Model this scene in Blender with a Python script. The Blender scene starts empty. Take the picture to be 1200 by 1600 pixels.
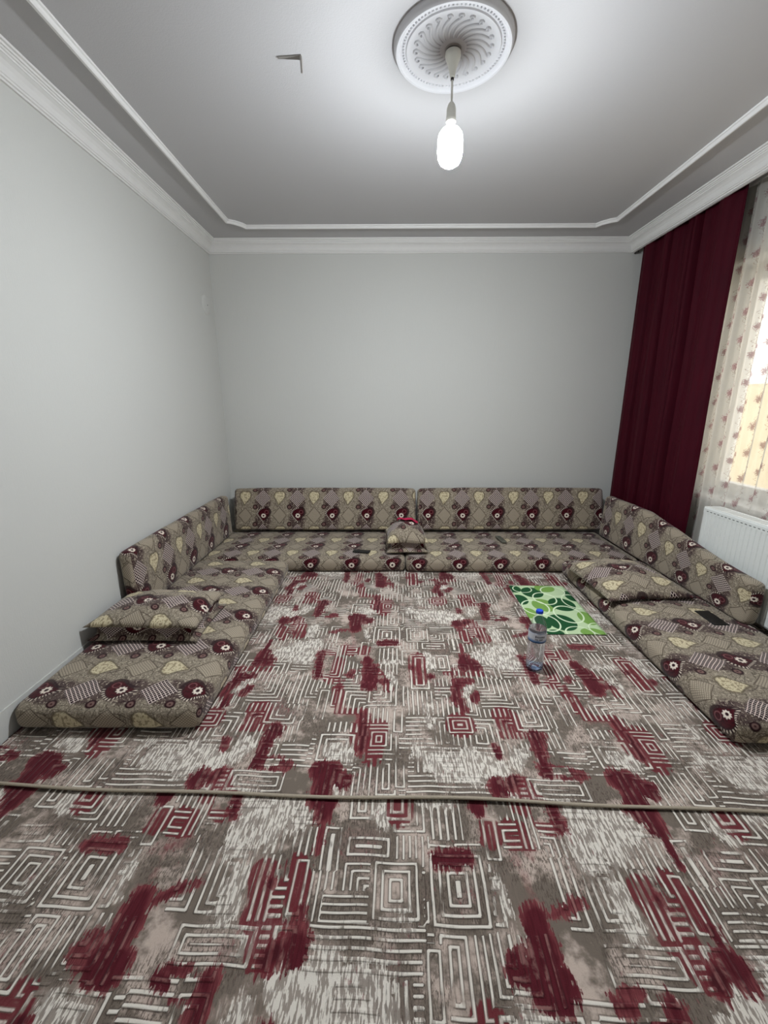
import bpy, bmesh, math, random
import numpy as np
from mathutils import Vector, Matrix, noise

random.seed(7)
PI = math.pi
S = bpy.context.scene
COL = S.collection

# ------------------------------------------------------------------ camera
cam = bpy.data.cameras.new('camera')
cam.sensor_fit = 'VERTICAL'; cam.sensor_height = 36.0; cam.lens = 655.0 / 1600.0 * 36.0
cam.clip_start = 0.02; cam.clip_end = 200
camo = bpy.data.objects.new('camera', cam); COL.objects.link(camo)
camo.matrix_world = (Matrix.Translation((0, 0, 1.329)) @ Matrix.Rotation(0.0055, 4, 'Z')
                     @ Matrix.Rotation(PI / 2 - 0.2550, 4, 'X') @ Matrix.Rotation(-0.0019, 4, 'Z'))
S.camera = camo

# ------------------------------------------------------------------ world: hazy bright day outside the window
W = bpy.data.worlds.new('world'); S.world = W; W.use_nodes = True
bg = W.node_tree.nodes['Background']
bg.inputs[0].default_value = (1.0, 0.965, 0.92, 1); bg.inputs[1].default_value = 3.2

# ------------------------------------------------------------------ exposure
S.view_settings.view_transform = 'Standard'; S.view_settings.look = 'None'
S.view_settings.gamma = 1.0; S.view_settings.use_curve_mapping = False
S.view_settings.exposure = 0.0
BULB_STRENGTH = 2000.0
S.cycles.max_bounces = 7; S.cycles.diffuse_bounces = 4
S.cycles.use_adaptive_sampling = True; S.cycles.adaptive_threshold = 0.03
S.cycles.transparent_max_bounces = 16; S.cycles.sample_clamp_indirect = 6
S.cycles.use_denoising = True

# room, metres: camera stands at x=0, y=0
XL, XR, YB, YF, H = -1.5437, 2.33, 4.0842, -1.1, 2.6762
XC = 2.127            # room face of the curtain cornice

# ------------------------------------------------------------------ helpers
def lin(r, g=None, b=None):
    if g is None: r, g, b = r
    f = lambda c: (c / 255 / 12.92) if c / 255 <= 0.04045 else ((c / 255 + 0.055) / 1.055) ** 2.4
    return (f(r), f(g), f(b), 1.0)

def link(o, parent=None):
    COL.objects.link(o)
    if parent: o.parent = parent
    return o

def mesh_obj(name, verts, faces, mat=None, parent=None, smooth=False, uvs=None):
    me = bpy.data.meshes.new(name)
    me.from_pydata([tuple(v) for v in verts], [], faces)
    if mat: me.materials.append(mat)
    if smooth: me.polygons.foreach_set('use_smooth', [True] * len(me.polygons))
    if uvs is not None:
        l = me.uv_layers.new(name='UVMap'); l.data.foreach_set('uv', np.asarray(uvs, dtype=np.float32).ravel())
    me.update()
    return link(bpy.data.objects.new(name, me), parent)

def bm_obj(name, bm, mat=None, parent=None, smooth=False, sharp=None):
    me = bpy.data.meshes.new(name); bm.normal_update(); bm.to_mesh(me); bm.free()
    if mat: me.materials.append(mat)
    if smooth:
        me.polygons.foreach_set('use_smooth', [True] * len(me.polygons))
        if sharp: me.set_sharp_from_angle(angle=math.radians(sharp))
    return link(bpy.data.objects.new(name, me), parent)

def tag(o, label, cat, group=None):
    o['label'] = label; o['category'] = cat
    if group: o['group'] = group
    return o

def struct(o, label=None, cat=None):
    o['kind'] = 'structure'
    if label: o['label'] = label
    if cat: o['category'] = cat
    return o

def empty(name, loc, rz=0.0):
    o = bpy.data.objects.new(name, None); o.location = loc; o.rotation_euler = (0, 0, rz); o.empty_display_size = 0.05
    return link(o)

def box(bm, x0, x1, y0, y1, z0, z1, bev=0.0, seg=2):
    r = bmesh.ops.create_cube(bm, size=1.0)
    for v in r['verts']:
        v.co = Vector(((x0 + x1) / 2 + v.co.x * (x1 - x0), (y0 + y1) / 2 + v.co.y * (y1 - y0), (z0 + z1) / 2 + v.co.z * (z1 - z0)))
    if bev:
        es = list({e for v in r['verts'] for e in v.link_edges})
        bmesh.ops.bevel(bm, geom=es, offset=bev, segments=seg, affect='EDGES', profile=0.5)
    return bm

def boxo(name, b, mat, parent=None, bev=0.0, seg=2):
    bm = bmesh.new(); box(bm, *b, bev=bev, seg=seg)
    return bm_obj(name, bm, mat, parent, smooth=bev > 0, sharp=35)

def lathe(name, prof, mat, parent=None, seg=48, loc=(0, 0, 0), smooth=True, sharp=40):
    vs, fs = [], []
    n = len(prof)
    for i in range(seg):
        a = 2 * PI * i / seg
        for r, z in prof: vs.append((loc[0] + r * math.cos(a), loc[1] + r * math.sin(a), loc[2] + z))
    for i in range(seg):
        j = (i + 1) % seg
        for k in range(n - 1):
            fs.append((i * n + k, j * n + k, j * n + k + 1, i * n + k + 1))
    bm = bmesh.new()
    bvs = [bm.verts.new(v) for v in vs]
    for f in fs: bm.faces.new([bvs[i] for i in f])
    bmesh.ops.remove_doubles(bm, verts=bm.verts, dist=1e-6)
    bmesh.ops.recalc_face_normals(bm, faces=bm.faces)
    return bm_obj(name, bm, mat, parent, smooth=smooth, sharp=sharp)

def sweep(name, prof, path, mat, parent=None, side=1.0, closed=False, cap=True):
    """profile points (offset to the inside, drop below z) swept along a plan path with mitred corners"""
    P = [Vector(p) for p in path]; n = len(P); m = len(prof)
    vs = []
    for i in range(n):
        a = P[i - 1] if (i > 0 or closed) else None
        b = P[(i + 1) % n] if (i < n - 1 or closed) else None
        d1 = (P[i] - a).normalized() if a is not None else None
        d2 = (b - P[i]).normalized() if b is not None else None
        if d1 is None: d1 = d2
        if d2 is None: d2 = d1
        n1 = Vector((d1.y, -d1.x)) * side; n2 = Vector((d2.y, -d2.x)) * side
        nn = (n1 + n2).normalized(); sc = 1.0 / max(0.3, nn.dot(n1))
        for o, z in prof: vs.append((P[i].x + nn.x * o * sc, P[i].y + nn.y * o * sc, z))
    fs = []
    for i in range(n if closed else n - 1):
        j = (i + 1) % n
        for k in range(m):
            l = (k + 1) % m
            fs.append((i * m + k, j * m + k, j * m + l, i * m + l))
    if cap and not closed:
        fs.append(tuple(range(m))[::-1]); fs.append(tuple((n - 1) * m + k for k in range(m)))
    o = mesh_obj(name, vs, fs, mat, parent)
    bm = bmesh.new(); bm.from_mesh(o.data); bmesh.ops.recalc_face_normals(bm, faces=bm.faces); bm.to_mesh(o.data); bm.free()
    return o

# ------------------------------------------------------------------ shader expression helper
class X:
    nt = None
    def __init__(s, sock): s.s = sock
    @staticmethod
    def op(o, *a, clamp=False):
        n = X.nt.nodes.new('ShaderNodeMath'); n.operation = o; n.use_clamp = clamp
        for i, v in enumerate(a):
            if isinstance(v, X): X.nt.links.new(v.s, n.inputs[i])
            else: n.inputs[i].default_value = float(v)
        return X(n.outputs[0])
    def __add__(s, o): return X.op('ADD', s, o)
    __radd__ = __add__
    def __sub__(s, o): return X.op('SUBTRACT', s, o)
    def __rsub__(s, o): return X.op('SUBTRACT', o, s)
    def __mul__(s, o): return X.op('MULTIPLY', s, o)
    __rmul__ = __mul__
    def __truediv__(s, o): return X.op('DIVIDE', s, o)
    def __neg__(s): return X.op('MULTIPLY', s, -1.0)
def xabs(a): return X.op('ABSOLUTE', a)
def xmax(a, b): return X.op('MAXIMUM', a, b)
def xmin(a, b): return X.op('MINIMUM', a, b)
def xfract(a): return X.op('FRACT', a)
def xsin(a): return X.op('SINE', a)
def xlen(a, b): return X.op('SQRT', a * a + b * b)
def xsat(a): return X.op('ADD', a, 0.0, clamp=True)
def step(d, e=0.008):           # 1 where d < 0, soft over e
    return X.op('MULTIPLY_ADD', d, -1.0 / (2 * e), 0.5, clamp=True)
def smooth(a, lo, hi):
    n = X.nt.nodes.new('ShaderNodeMapRange'); n.interpolation_type = 'SMOOTHSTEP'
    X.nt.links.new(a.s, n.inputs[0]); n.inputs[1].default_value = lo; n.inputs[2].default_value = hi
    return X(n.outputs[0])
def cmix(f, a, b):
    n = X.nt.nodes.new('ShaderNodeMix'); n.data_type = 'RGBA'
    if isinstance(f, X): X.nt.links.new(f.s, n.inputs[0])
    else: n.inputs[0].default_value = f
    for i, v in ((6, a), (7, b)):
        if isinstance(v, tuple): n.inputs[i].default_value = v
        else: X.nt.links.new(v, n.inputs[i])
    return n.outputs[2]
def vec(x, y, z=0.0):
    n = X.nt.nodes.new('ShaderNodeCombineXYZ')
    for i, v in enumerate((x, y, z)):
        if isinstance(v, X): X.nt.links.new(v.s, n.inputs[i])
        else: n.inputs[i].default_value = v
    return n.outputs[0]
def nz(v, scale, detail=2.0, rough=0.5):
    n = X.nt.nodes.new('ShaderNodeTexNoise'); n.inputs['Scale'].default_value = scale
    n.inputs['Detail'].default_value = detail; n.inputs['Roughness'].default_value = rough
    if v is not None: X.nt.links.new(v, n.inputs['Vector'])
    return X(n.outputs[0])
def voro(v, scale, feature='DISTANCE_TO_EDGE'):
    n = X.nt.nodes.new('ShaderNodeTexVoronoi'); n.feature = feature; n.inputs['Scale'].default_value = scale
    X.nt.links.new(v, n.inputs['Vector'])
    return X(n.outputs[0])
def coords(kind='UV'):
    n = X.nt.nodes.new('ShaderNodeTexCoord'); s = X.nt.nodes.new('ShaderNodeSeparateXYZ')
    X.nt.links.new(n.outputs[kind], s.inputs[0])
    return X(s.outputs[0]), X(s.outputs[1]), X(s.outputs[2]), n.outputs[kind]
def attr(name):
    n = X.nt.nodes.new('ShaderNodeAttribute'); n.attribute_name = name
    return X(n.outputs['Fac'])

def new_mat(name):
    m = bpy.data.materials.new(name); m.use_nodes = True
    X.nt = m.node_tree
    return m, m.node_tree.nodes['Principled BSDF']
def setp(b, color=None, rough=0.6, spec=0.3, metal=0.0, sheen=0.0):
    if color is not None:
        if isinstance(color, tuple): b.inputs['Base Color'].default_value = color
        else: X.nt.links.new(color, b.inputs['Base Color'])
    b.inputs['Roughness'].default_value = rough; b.inputs['Specular IOR Level'].default_value = spec
    b.inputs['Metallic'].default_value = metal
    if sheen: b.inputs['Sheen Weight'].default_value = sheen
def bump(b, h, strength=0.3, dist=0.01):
    n = X.nt.nodes.new('ShaderNodeBump'); n.inputs['Strength'].default_value = strength; n.inputs['Distance'].default_value = dist
    X.nt.links.new(h.s, n.inputs['Height']); X.nt.links.new(n.outputs[0], b.inputs['Normal'])

def plain(name, rgb, rough=0.6, spec=0.3, metal=0.0, var=0.05, scale=20.0, bmp=0.0):
    m, b = new_mat(name)
    x, y, z, c = coords('Object')
    n = nz(c, scale, 3)
    a = lin(rgb); d = tuple(v * (1 - var * 2) for v in a[:3]) + (1.0,)
    setp(b, cmix(n, d, a), rough, spec, metal)
    if bmp: bump(b, n, bmp, 0.004)
    return m

# ------------------------------------------------------------------ materials
def wall_mat(name, rgb, strength=0.25):
    m, b = new_mat(name)
    x, y, z, c = coords('Object')
    streak = nz(vec(x * 160.0, y * 160.0, z * 26.0), 1.0, 3, 0.6)
    grain = nz(c, 220.0, 1)
    blotch = nz(c, 1.7, 3)
    h = streak * 0.7 + grain * 0.3
    a = lin(rgb)
    setp(b, cmix(blotch * 0.5 + h * 0.35, tuple(v * 0.93 for v in a[:3]) + (1,), a), 0.75, 0.2)
    bump(b, h, strength, 0.004)
    return m
M_WALL = wall_mat('wall_paint', (207, 207, 203))
M_CEIL = wall_mat('ceiling_paint', (196, 195, 196), 0.18)
M_PLASTER = plain('white_plaster', (232, 231, 229), 0.6, 0.3, var=0.03)
M_FLOORB = plain('floor_screed', (120, 112, 104), 0.8)
M_WHITE = plain('white_enamel', (226, 229, 226), 0.35, 0.5, var=0.02)
M_PVC = plain('window_plastic', (232, 232, 230), 0.35, 0.5, var=0.02)
M_LAMPPLASTIC = plain('lamp_plastic', (216, 214, 204), 0.45, 0.4, var=0.03)
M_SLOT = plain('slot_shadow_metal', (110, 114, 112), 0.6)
M_STEEL = plain('steel', (150, 146, 140), 0.3, 0.8, metal=0.1)
M_DARKMETAL = plain('dark_rail', (38, 34, 32), 0.5, 0.4)
M_BLACK = plain('black_glass', (14, 16, 16), 0.45, 0.5, var=0.1)
M_BLACKPLASTIC = plain('black_plastic', (24, 25, 24), 0.5, 0.4, var=0.1)
M_GREYPLASTIC = plain('grey_plastic', (104, 104, 92), 0.5, 0.4, var=0.08)
M_BUTTON = plain('button_rubber', (58, 58, 54), 0.6)
M_CAP = plain('blue_cap', (22, 70, 205), 0.35, 0.5, var=0.05)
M_PINK = plain('pink_cloth', (196, 44, 84), 0.85, 0.1, var=0.25, scale=60)
M_BINDING = plain('rug_binding', (176, 164, 146), 0.9, 0.1, var=0.15, scale=200, bmp=0.4)

def fabric_mat():
    m, b = new_mat('paisley_jacquard')
    gx, gy, gz, uvc = coords('UV')          # UV unit = one repeat (v across, u along)
    wob = nz(uvc, 3.0, 1)
    wob2 = nz(vec(gx + 7.3, gy + 2.1), 3.0, 1)
    v0 = gx + (wob - 0.5) * 0.05
    u0 = gy + (wob2 - 0.5) * 0.05
    v = xfract(v0); u = xfract(u0)
    # ---- background: taupe with fine scrolls
    fine0 = nz(uvc, 30.0, 2)
    vd = voro(vec(gx + (nz(uvc, 9.0, 1) - 0.5) * 0.16, gy), 13.0)
    scroll = step(vd - 0.03, 0.025)
    vd2 = voro(vec(gx + (fine0 - 0.5) * 0.05, gy + 3.3), 27.0)
    speck = step(vd2 - 0.03, 0.03)
    ring = xsin(voro(vec(gx + (wob - 0.5) * 0.1, gy), 9.0, 'F1') * 55.0)
    curl = smooth(ring, 0.45, 0.9)
    fine = nz(uvc, 70.0, 2, 0.6)
    colA = step(xabs(v - 0.25) - 0.20 - 0.04 * xsin(u * (4 * PI)), 0.04)      # darker stripe
    beige = cmix(fine, lin(112, 102, 88), lin(184, 171, 152))
    dusk = cmix(fine, lin(48, 33, 34), lin(118, 101, 92))
    col = cmix(colA, beige, dusk)
    fg_line = cmix(colA, lin(72, 62, 50), lin(34, 10, 16))
    col = cmix(scroll * 0.9, col, fg_line)
    col = cmix(curl * 0.42, col, cmix(colA, lin(84, 74, 60), lin(52, 24, 30)))
    pale = smooth(nz(uvc, 17.0, 1), 0.60, 0.68) * 0.5
    col = cmix(pale, col, lin(196, 184, 162))
    col = cmix(speck * 0.7, col, cmix(colA, lin(78, 68, 58), lin(46, 18, 26)))
    col = cmix(smooth(fine0, 0.60, 0.66) * 0.6, col, lin(206, 192, 172))
    # ogee outline between the columns
    og = xabs(xabs(v - 0.5) - 0.25 - 0.13 * xsin(u * (2 * PI) + 0.6)) - 0.008
    col = cmix(step(og, 0.006) * 0.7, col, lin(70, 56, 48))
    # ---- hatched pale diamond (column B low)
    dx = v - 0.74; dy = u - 0.25
    dia = xabs(dx) / 0.20 + xabs(dy) / 0.235 - 1.0
    hatch = xmax(xsin((dx + dy) * 150.0), xsin((dx - dy) * 150.0))
    dcol = cmix(smooth(hatch, 0.2, 0.8), lin(178, 165, 146), lin(126, 115, 100))
    col = cmix(step(dia, 0.04), col, dcol)
    col = cmix(step(xabs(dia) - 0.05, 0.03) * 0.8, col, lin(78, 66, 54))
    # ---- lattice diamond (column A high)
    lx = v - 0.25; ly = u - 0.75
    ld = xabs(lx) / 0.235 + xabs(ly) / 0.275 - 1.0
    lat = xmax(xsin((lx + ly) * 108.0 + 1.0), xsin((lx - ly) * 108.0 + 1.0))
    lcol = cmix(smooth(lat, 0.62, 0.9), lin(34, 8, 16), lin(214, 198, 190))
    col = cmix(step(ld, 0.05), col, lcol)
    # ---- cream paisley (column B high)
    px = v - 0.74; py = u - 0.74
    bend = px + 0.9 * (py + 0.04) * (py - 0.08)
    h = xsat((0.05 - py) / 0.20)
    pd = xlen(bend, py - 0.05 + h * 0.20) - (0.145 - 0.135 * h)
    lob = xlen(px - 0.075, py - 0.115) - 0.075
    pd = xmin(pd, lob)
    inner = xmax(xabs(xlen(px + 0.03, py - 0.03) - 0.06) - 0.011, -(px + 0.05))
    ccol = cmix(smooth(fine, 0.35, 0.65), lin(186, 173, 138), lin(216, 204, 174))
    ccol = cmix(smooth(nz(vec(gx + 4.0, gy), 24.0, 1), 0.53, 0.57) * 0.75, ccol, lin(134, 118, 92))
    col = cmix(step(pd - 0.03, 0.012) * 0.8, col, lin(96, 84, 66))
    col = cmix(step(pd, 0.010), col, ccol)
    # ---- maroon paisley with white flower (column A low)
    qx = v - 0.27; qy = u - 0.27
    qb = qx - 0.7 * (qy - 0.03) * (qy + 0.12)
    g = xsat((0.03 - qy) / 0.20)
    qd = xlen(qb, qy - 0.03 + g * 0.20) - (0.150 - 0.145 * g)
    qd = xmin(qd, xlen(qx - 0.085, qy - 0.09) - 0.085)
    leaf = xsin(X.op('ARCTAN2', qx, qy) * 26.0)
    fringe = step(xabs(qd - 0.035) - 0.020, 0.008) * smooth(leaf, -0.2, 0.4)
    col = cmix(step(qd - 0.06, 0.012) * 0.9, col, lin(38, 12, 18))
    side = smooth(-qx, -0.06, 0.02)
    col = cmix(fringe * side, col, lin(205, 192, 176))
    mcol = cmix(smooth(nz(uvc, 26.0, 1), 0.52, 0.6), lin(66, 4, 16), lin(46, 2, 11))
    swirl = xabs(xlen(qx - 0.09, qy - 0.09) - 0.05) - 0.007
    mcol = cmix(step(swirl, 0.006) * 0.7, mcol, lin(140, 90, 92))
    col = cmix(step(qd, 0.010), col, mcol)
    fr = xlen(qx, qy + 0.02)
    pet = fr - 0.064 - 0.008 * xsin(X.op('ARCTAN2', qx, qy + 0.02) * 9.0)
    col = cmix(step(pet, 0.008), col, lin(222, 210, 196))
    col = cmix(step(fr - 0.027, 0.006), col, lin(44, 10, 18))
    # ---- small dark rings, two per repeat
    r1 = xlen(xmin(xabs(v - 0.02), 1.02 - v), xmin(xabs(u - 0.50), xmin(u, 1.0 - u)))
    col = cmix(step(r1 - 0.070, 0.01), col, lin(40, 8, 16))
    col = cmix(step(r1 - 0.040, 0.008), col, lin(120, 92, 86))
    col = cmix(step(r1 - 0.014, 0.008), col, lin(60, 24, 28))
    # ---- weave
    weave = nz(vec(gx * 260.0, gy * 260.0), 1.0, 1)
    setp(b, col, 0.85, 0.12, sheen=0.15)
    bump(b, weave, 0.25, 0.003)
    return m
M_FAB = fabric_mat()

def rug_mat(name, seed):
    m, b = new_mat(name)
    s, t, z, uvc = coords('UV')             # metres along the weave
    L = attr('maze'); R = attr('red'); RL = attr('redline'); Wh = attr('white')
    off = float(seed)
    st = nz(vec(s * 170.0 + off, t * 17.0), 1.0, 2, 0.6)             # brush streaks running lengthwise
    st2 = nz(vec(s * 95.0 + off + 9.0, t * 11.0), 1.0, 3, 0.6)
    blot = nz(vec(s + off, t + 3.1), 30.0, 3, 0.65)
    cloud = nz(vec(s + off, t + 1.7), 6.5, 3, 0.6)
    cloud2 = nz(vec(s + off, t + 5.7), 4.2, 2, 0.55)
    pile = nz(uvc, 420.0, 2)
    tone = smooth(cloud + (blot - 0.5) * 0.45, 0.44, 0.64)
    base = cmix(tone, lin(116, 105, 95), lin(198, 180, 168))
    base = cmix(smooth(cloud2 + (blot - 0.5) * 0.3, 0.56, 0.72) * 0.55, base, lin(150, 122, 116))
    grit = smooth(nz(vec(s * 210.0, t * 55.0), 1.0, 2, 0.7), 0.50, 0.58) * smooth(cloud2, 0.36, 0.52)
    base = cmix(grit * 0.75, base, lin(80, 70, 63))
    wn = Wh * 0.75 + (st - 0.5) * 0.7 + (blot - 0.5) * 0.9 + (cloud2 - 0.5) * 0.8
    wgrow = smooth(wn, -0.35, 0.45)
    line = step(L - 0.31 - wgrow * 0.42 + (blot - 0.5) * 0.16, 0.07)
    fade = smooth(nz(vec(s + off, t + 11.0), 8.0, 2) + (st2 - 0.5) * 0.5, 0.34, 0.46)
    lineV = line * fade
    edge = step(xabs(L - 0.46) - 0.10, 0.07) * fade                   # shadow side of the carved line
    cream = cmix(blot, lin(222, 213, 200), lin(243, 237, 227))
    col = cmix(edge * 0.65, base, lin(78, 68, 62))
    col = cmix(lineV, col, cream)
    # worn cream brush areas
    wmask = smooth(wn, 0.10, 0.20)
    col = cmix(wmask, col, cmix(pile, lin(220, 211, 199), lin(239, 232, 222)))
    gap = smooth(nz(vec(s * 150.0 + off + 31.0, t * 24.0), 1.0, 2, 0.55) + (blot - 0.5) * 0.35, 0.47, 0.53) * smooth(Wh + (blot - 0.5) * 0.6, -0.6, 0.0)
    col = cmix(gap * 0.8, col, cmix(cloud, lin(104, 92, 84), lin(150, 135, 124)))
    # wine red brush areas
    rn = R - 0.10 + (st2 - 0.5) * 1.1 + (blot - 0.5) * 0.9 + (st - 0.5) * 0.5
    rmask = smooth(rn, -0.02, 0.06)
    deep = smooth(R + (cloud - 0.5) * 1.4, 0.05, 0.5)
    wine = cmix(deep, lin(130, 66, 70), lin(88, 24, 36))
    wine = cmix(smooth(st, 0.42, 0.62) * 0.6, wine, lin(70, 12, 24))
    wine = cmix(lineV * smooth(blot, 0.42, 0.6) * 0.55, wine, lin(164, 122, 116))
    wine = cmix(edge * 0.35, wine, lin(52, 8, 18))
    col = cmix(rmask, col, wine)
    # line work printed in wine
    rl = smooth(RL + (st2 - 0.5) * 0.5, -0.05, 0.08)
    gapm = step(xabs(L - 0.78) - 0.27, 0.08)
    rwash = smooth(RL + (blot - 0.5) * 1.2, 0.1, 0.5)
    col = cmix(rwash * 0.30, col, lin(150, 92, 92))
    col = cmix(rl * gapm * 0.9, col, cmix(deep, lin(108, 34, 44), lin(66, 12, 24)))
    dust = smooth(R + (blot - 0.5) * 1.6, 0.0, 0.35) * (1.0 - rmask)
    col = cmix(dust * 0.55, col, lin(144, 92, 92))
    # faint rosy specks everywhere
    sp = smooth(nz(vec(s * 60.0 + off, t * 22.0), 1.0, 3, 0.7) + (cloud2 - 0.5) * 0.5, 0.66, 0.72)
    col = cmix(sp * 0.55, col, lin(132, 72, 76))
    col = cmix(pile * 0.22, col, lin(70, 60, 55))
    setp(b, col, 0.95, 0.06, sheen=0.1)
    bump(b, step(L - 0.34, 0.12) * 0.8 + pile * 0.25, 0.6, 0.005)
    return m

def velvet_mat():
    m, b = new_mat('burgundy_velvet')
    x, y, z, c = coords('Object')
    n = nz(vec(x * 60.0, y * 60.0, z * 5.0), 1.0, 3)
    n2 = nz(c, 5.0, 3)
    setp(b, cmix(n * 0.6 + n2 * 0.4, lin(42, 1, 14), lin(72, 4, 23)), 0.75, 0.15, sheen=0.1)
    b.inputs['Sheen Tint'].default_value = lin(150, 30, 60)
    bump(b, n, 0.2, 0.004)
    return m
M_VELVET = velvet_mat()

def sheer_mat():
    m, b = new_mat('printed_sheer')
    nt = m.node_tree
    s, t, z, uvc = coords('UV')             # metres along / up the cloth
    # flower sprigs: columns 0.19 m apart, rows 0.17 m apart
    sc = s / 0.14 + (nz(uvc, 3.0, 1) - 0.5) * 0.25
    cu = xfract(sc); cv = xfract(t / 0.165 + X.op('FLOOR', sc) * 0.37)
    px = (cu - 0.5) * 0.14; py = (cv - 0.5) * 0.165
    vine = xabs(px - 0.022 * xsin(t * (2 * PI / 0.165))) - 0.0022
    d1 = xlen(px - 0.028, py + 0.01) - 0.021; d2 = xlen(px + 0.02, py - 0.035) - 0.015; d3 = xlen(px - 0.005, py - 0.004) - 0.017
    petal = nz(uvc, 130.0, 2, 0.7)
    fl = xmin(d1, xmin(d2, d3)) + (petal - 0.5) * 0.075
    leaves = xabs(xabs(px - 0.022 * xsin(t * (2 * PI / 0.165))) - 0.016 - 0.010 * xsin(t * 190.0)) - 0.0035
    mask = xmax(step(vine, 0.0015) * 0.8, step(leaves, 0.002) * smooth(petal, 0.45, 0.55) * 0.8)
    band = step(xabs(px) - 0.062, 0.01)
    mask = mask * band
    flm = step(fl, 0.004)
    thread = nz(vec(s * 700.0, t * 700.0), 1.0, 1)
    col = cmix(mask, lin(222, 219, 212), lin(140, 122, 112))
    col = cmix(flm * 0.8, col, lin(140, 98, 104))
    dif = nt.nodes.new('ShaderNodeBsdfDiffuse'); trl = nt.nodes.new('ShaderNodeBsdfTranslucent'); trn = nt.nodes.new('ShaderNodeBsdfTransparent')
    nt.links.new(col, dif.inputs[0]); nt.links.new(col, trl.inputs[0])
    mx = nt.nodes.new('ShaderNodeMixShader'); mx.inputs[0].default_value = 0.5
    nt.links.new(dif.outputs[0], mx.inputs[1]); nt.links.new(trl.outputs[0], mx.inputs[2])
    op = xsat(0.62 + xmax(mask, flm) * 0.25 + (thread - 0.5) * 0.3)
    mx2 = nt.nodes.new('ShaderNodeMixShader'); nt.links.new(op.s, mx2.inputs[0])
    nt.links.new(trn.outputs[0], mx2.inputs[1]); nt.links.new(mx.outputs[0], mx2.inputs[2])
    nt.links.new(mx2.outputs[0], nt.nodes['Material Output'].inputs[0])
    return m
M_SHEER = sheer_mat()

def glass_mat(name, color, rough=0.02, ior=1.45, thin=False):
    m, b = new_mat(name); nt = m.node_tree
    if thin:
        t = nt.nodes.new('ShaderNodeBsdfTransparent'); t.inputs[0].default_value = color
        g = nt.nodes.new('ShaderNodeBsdfGlossy'); g.inputs['Roughness'].default_value = 0.03
        fz = nt.nodes.new('ShaderNodeLayerWeight'); fz.inputs[0].default_value = 0.5
        mx = nt.nodes.new('ShaderNodeMixShader'); fa = X(fz.outputs['Facing']); fa = fa * fa * 0.40 + (0.03 if ior < 1.48 else 0.07)
        nt.links.new(fa.s, mx.inputs[0]); nt.links.new(t.outputs[0], mx.inputs[1]); nt.links.new(g.outputs[0], mx.inputs[2])
        nt.links.new(mx.outputs[0], nt.nodes['Material Output'].inputs[0])
    else:
        x, y, z, c = coords('Object')
        setp(b, color, rough, 0.5); b.inputs['Transmission Weight'].default_value = 1.0; b.inputs['IOR'].default_value = ior
        bump(b, nz(c, 60.0, 1), 0.05, 0.002)
    return m
M_PANE = glass_mat('window_glass', (0.97, 0.98, 0.98, 1), thin=True)
M_PET = glass_mat('clear_plastic', (0.94, 0.955, 0.975, 1), thin=True, ior=1.5)
M_PETBASE = glass_mat('blue_plastic_base', (0.62, 0.78, 1.0, 1), thin=True, ior=1.5)
M_WATER = glass_mat('water', (0.94, 0.97, 1.0, 1), 0.0, 1.33)

def bulb_mat():
    m, b = new_mat('lit_bulb_glass')
    x, y, z, c = coords('Object')
    setp(b, (0.9, 0.9, 0.9, 1), 0.3, 0.5)
    b.inputs['Emission Color'].default_value = (0.90, 0.955, 1.0, 1)
    # LED bulb: the diodes face down and out, little light leaves the neck
    g = X.nt.nodes.new('ShaderNodeNewGeometry'); sp = X.nt.nodes.new('ShaderNodeSeparateXYZ'); X.nt.links.new(g.outputs['Normal'], sp.inputs[0])
    st = smooth(X(sp.outputs[2]) * -1.0, -0.05, 0.62) * BULB_STRENGTH + 18.0
    X.nt.links.new(st.s, b.inputs['Emission Strength'])
    return m
M_BULB = bulb_mat()

# ------------------------------------------------------------------ room shell
struct(boxo('floor', (XL - 0.2, XR + 0.3, YF - 0.2, YB + 0.2, -0.12, 0.0), M_FLOORB))
struct(boxo('ceiling', (XL - 0.2, XR + 0.3, YF - 0.2, YB + 0.2, H, H + 0.12), M_CEIL))
struct(boxo('wall_left', (XL - 0.2, XL, YF - 0.2, YB + 0.2, 0, H), M_WALL))
struct(boxo('wall_back', (XL, XR + 0.3, YB, YB + 0.2, 0, H), M_WALL))
struct(boxo('wall_front', (XL, XR + 0.3, YF - 0.2, YF, 0, H), M_WALL))
# right wall with the window opening
WY0, WY1, WZ0, WZ1 = 1.15, 3.20, 0.66, 2.22
bm = bmesh.new()
box(bm, XR, XR + 0.3, YF, WY0, 0, H); box(bm, XR, XR + 0.3, WY1, YB, 0, H)
box(bm, XR, XR + 0.3, WY0, WY1, 0, WZ0); box(bm, XR, XR + 0.3, WY0, WY1, WZ1, H)
struct(bm_obj('wall_right', bm, M_WALL))

win = struct(empty('window_1', (XR + 0.20, (WY0 + WY1) / 2, WZ0)), 'white plastic window behind the printed sheer curtain', None)
def wpart(name, b, mat, bev=0.0):
    o = boxo(name, b, mat, win, bev); o.location = -win.location; return o
fx0, fx1 = XR + 0.17, XR + 0.23
bm = bmesh.new(); fw = 0.06
box(bm, fx0, fx1, WY0, WY0 + fw, WZ0, WZ1, 0.004); box(bm, fx0, fx1, WY1 - fw, WY1, WZ0, WZ1, 0.004)
box(bm, fx0, fx1, WY0 + fw, WY1 - fw, WZ0, WZ0 + fw, 0.004); box(bm, fx0, fx1, WY0 + fw, WY1 - fw, WZ1 - fw, WZ1, 0.004)
o = bm_obj('window_frame', bm, M_PVC, win); o.location = -win.location
WM = 2.48
wpart('mullion', (fx0 - 0.01, fx1, WM - 0.05, WM + 0.05, WZ0 + fw, WZ1 - fw), M_PVC, 0.004)
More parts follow.
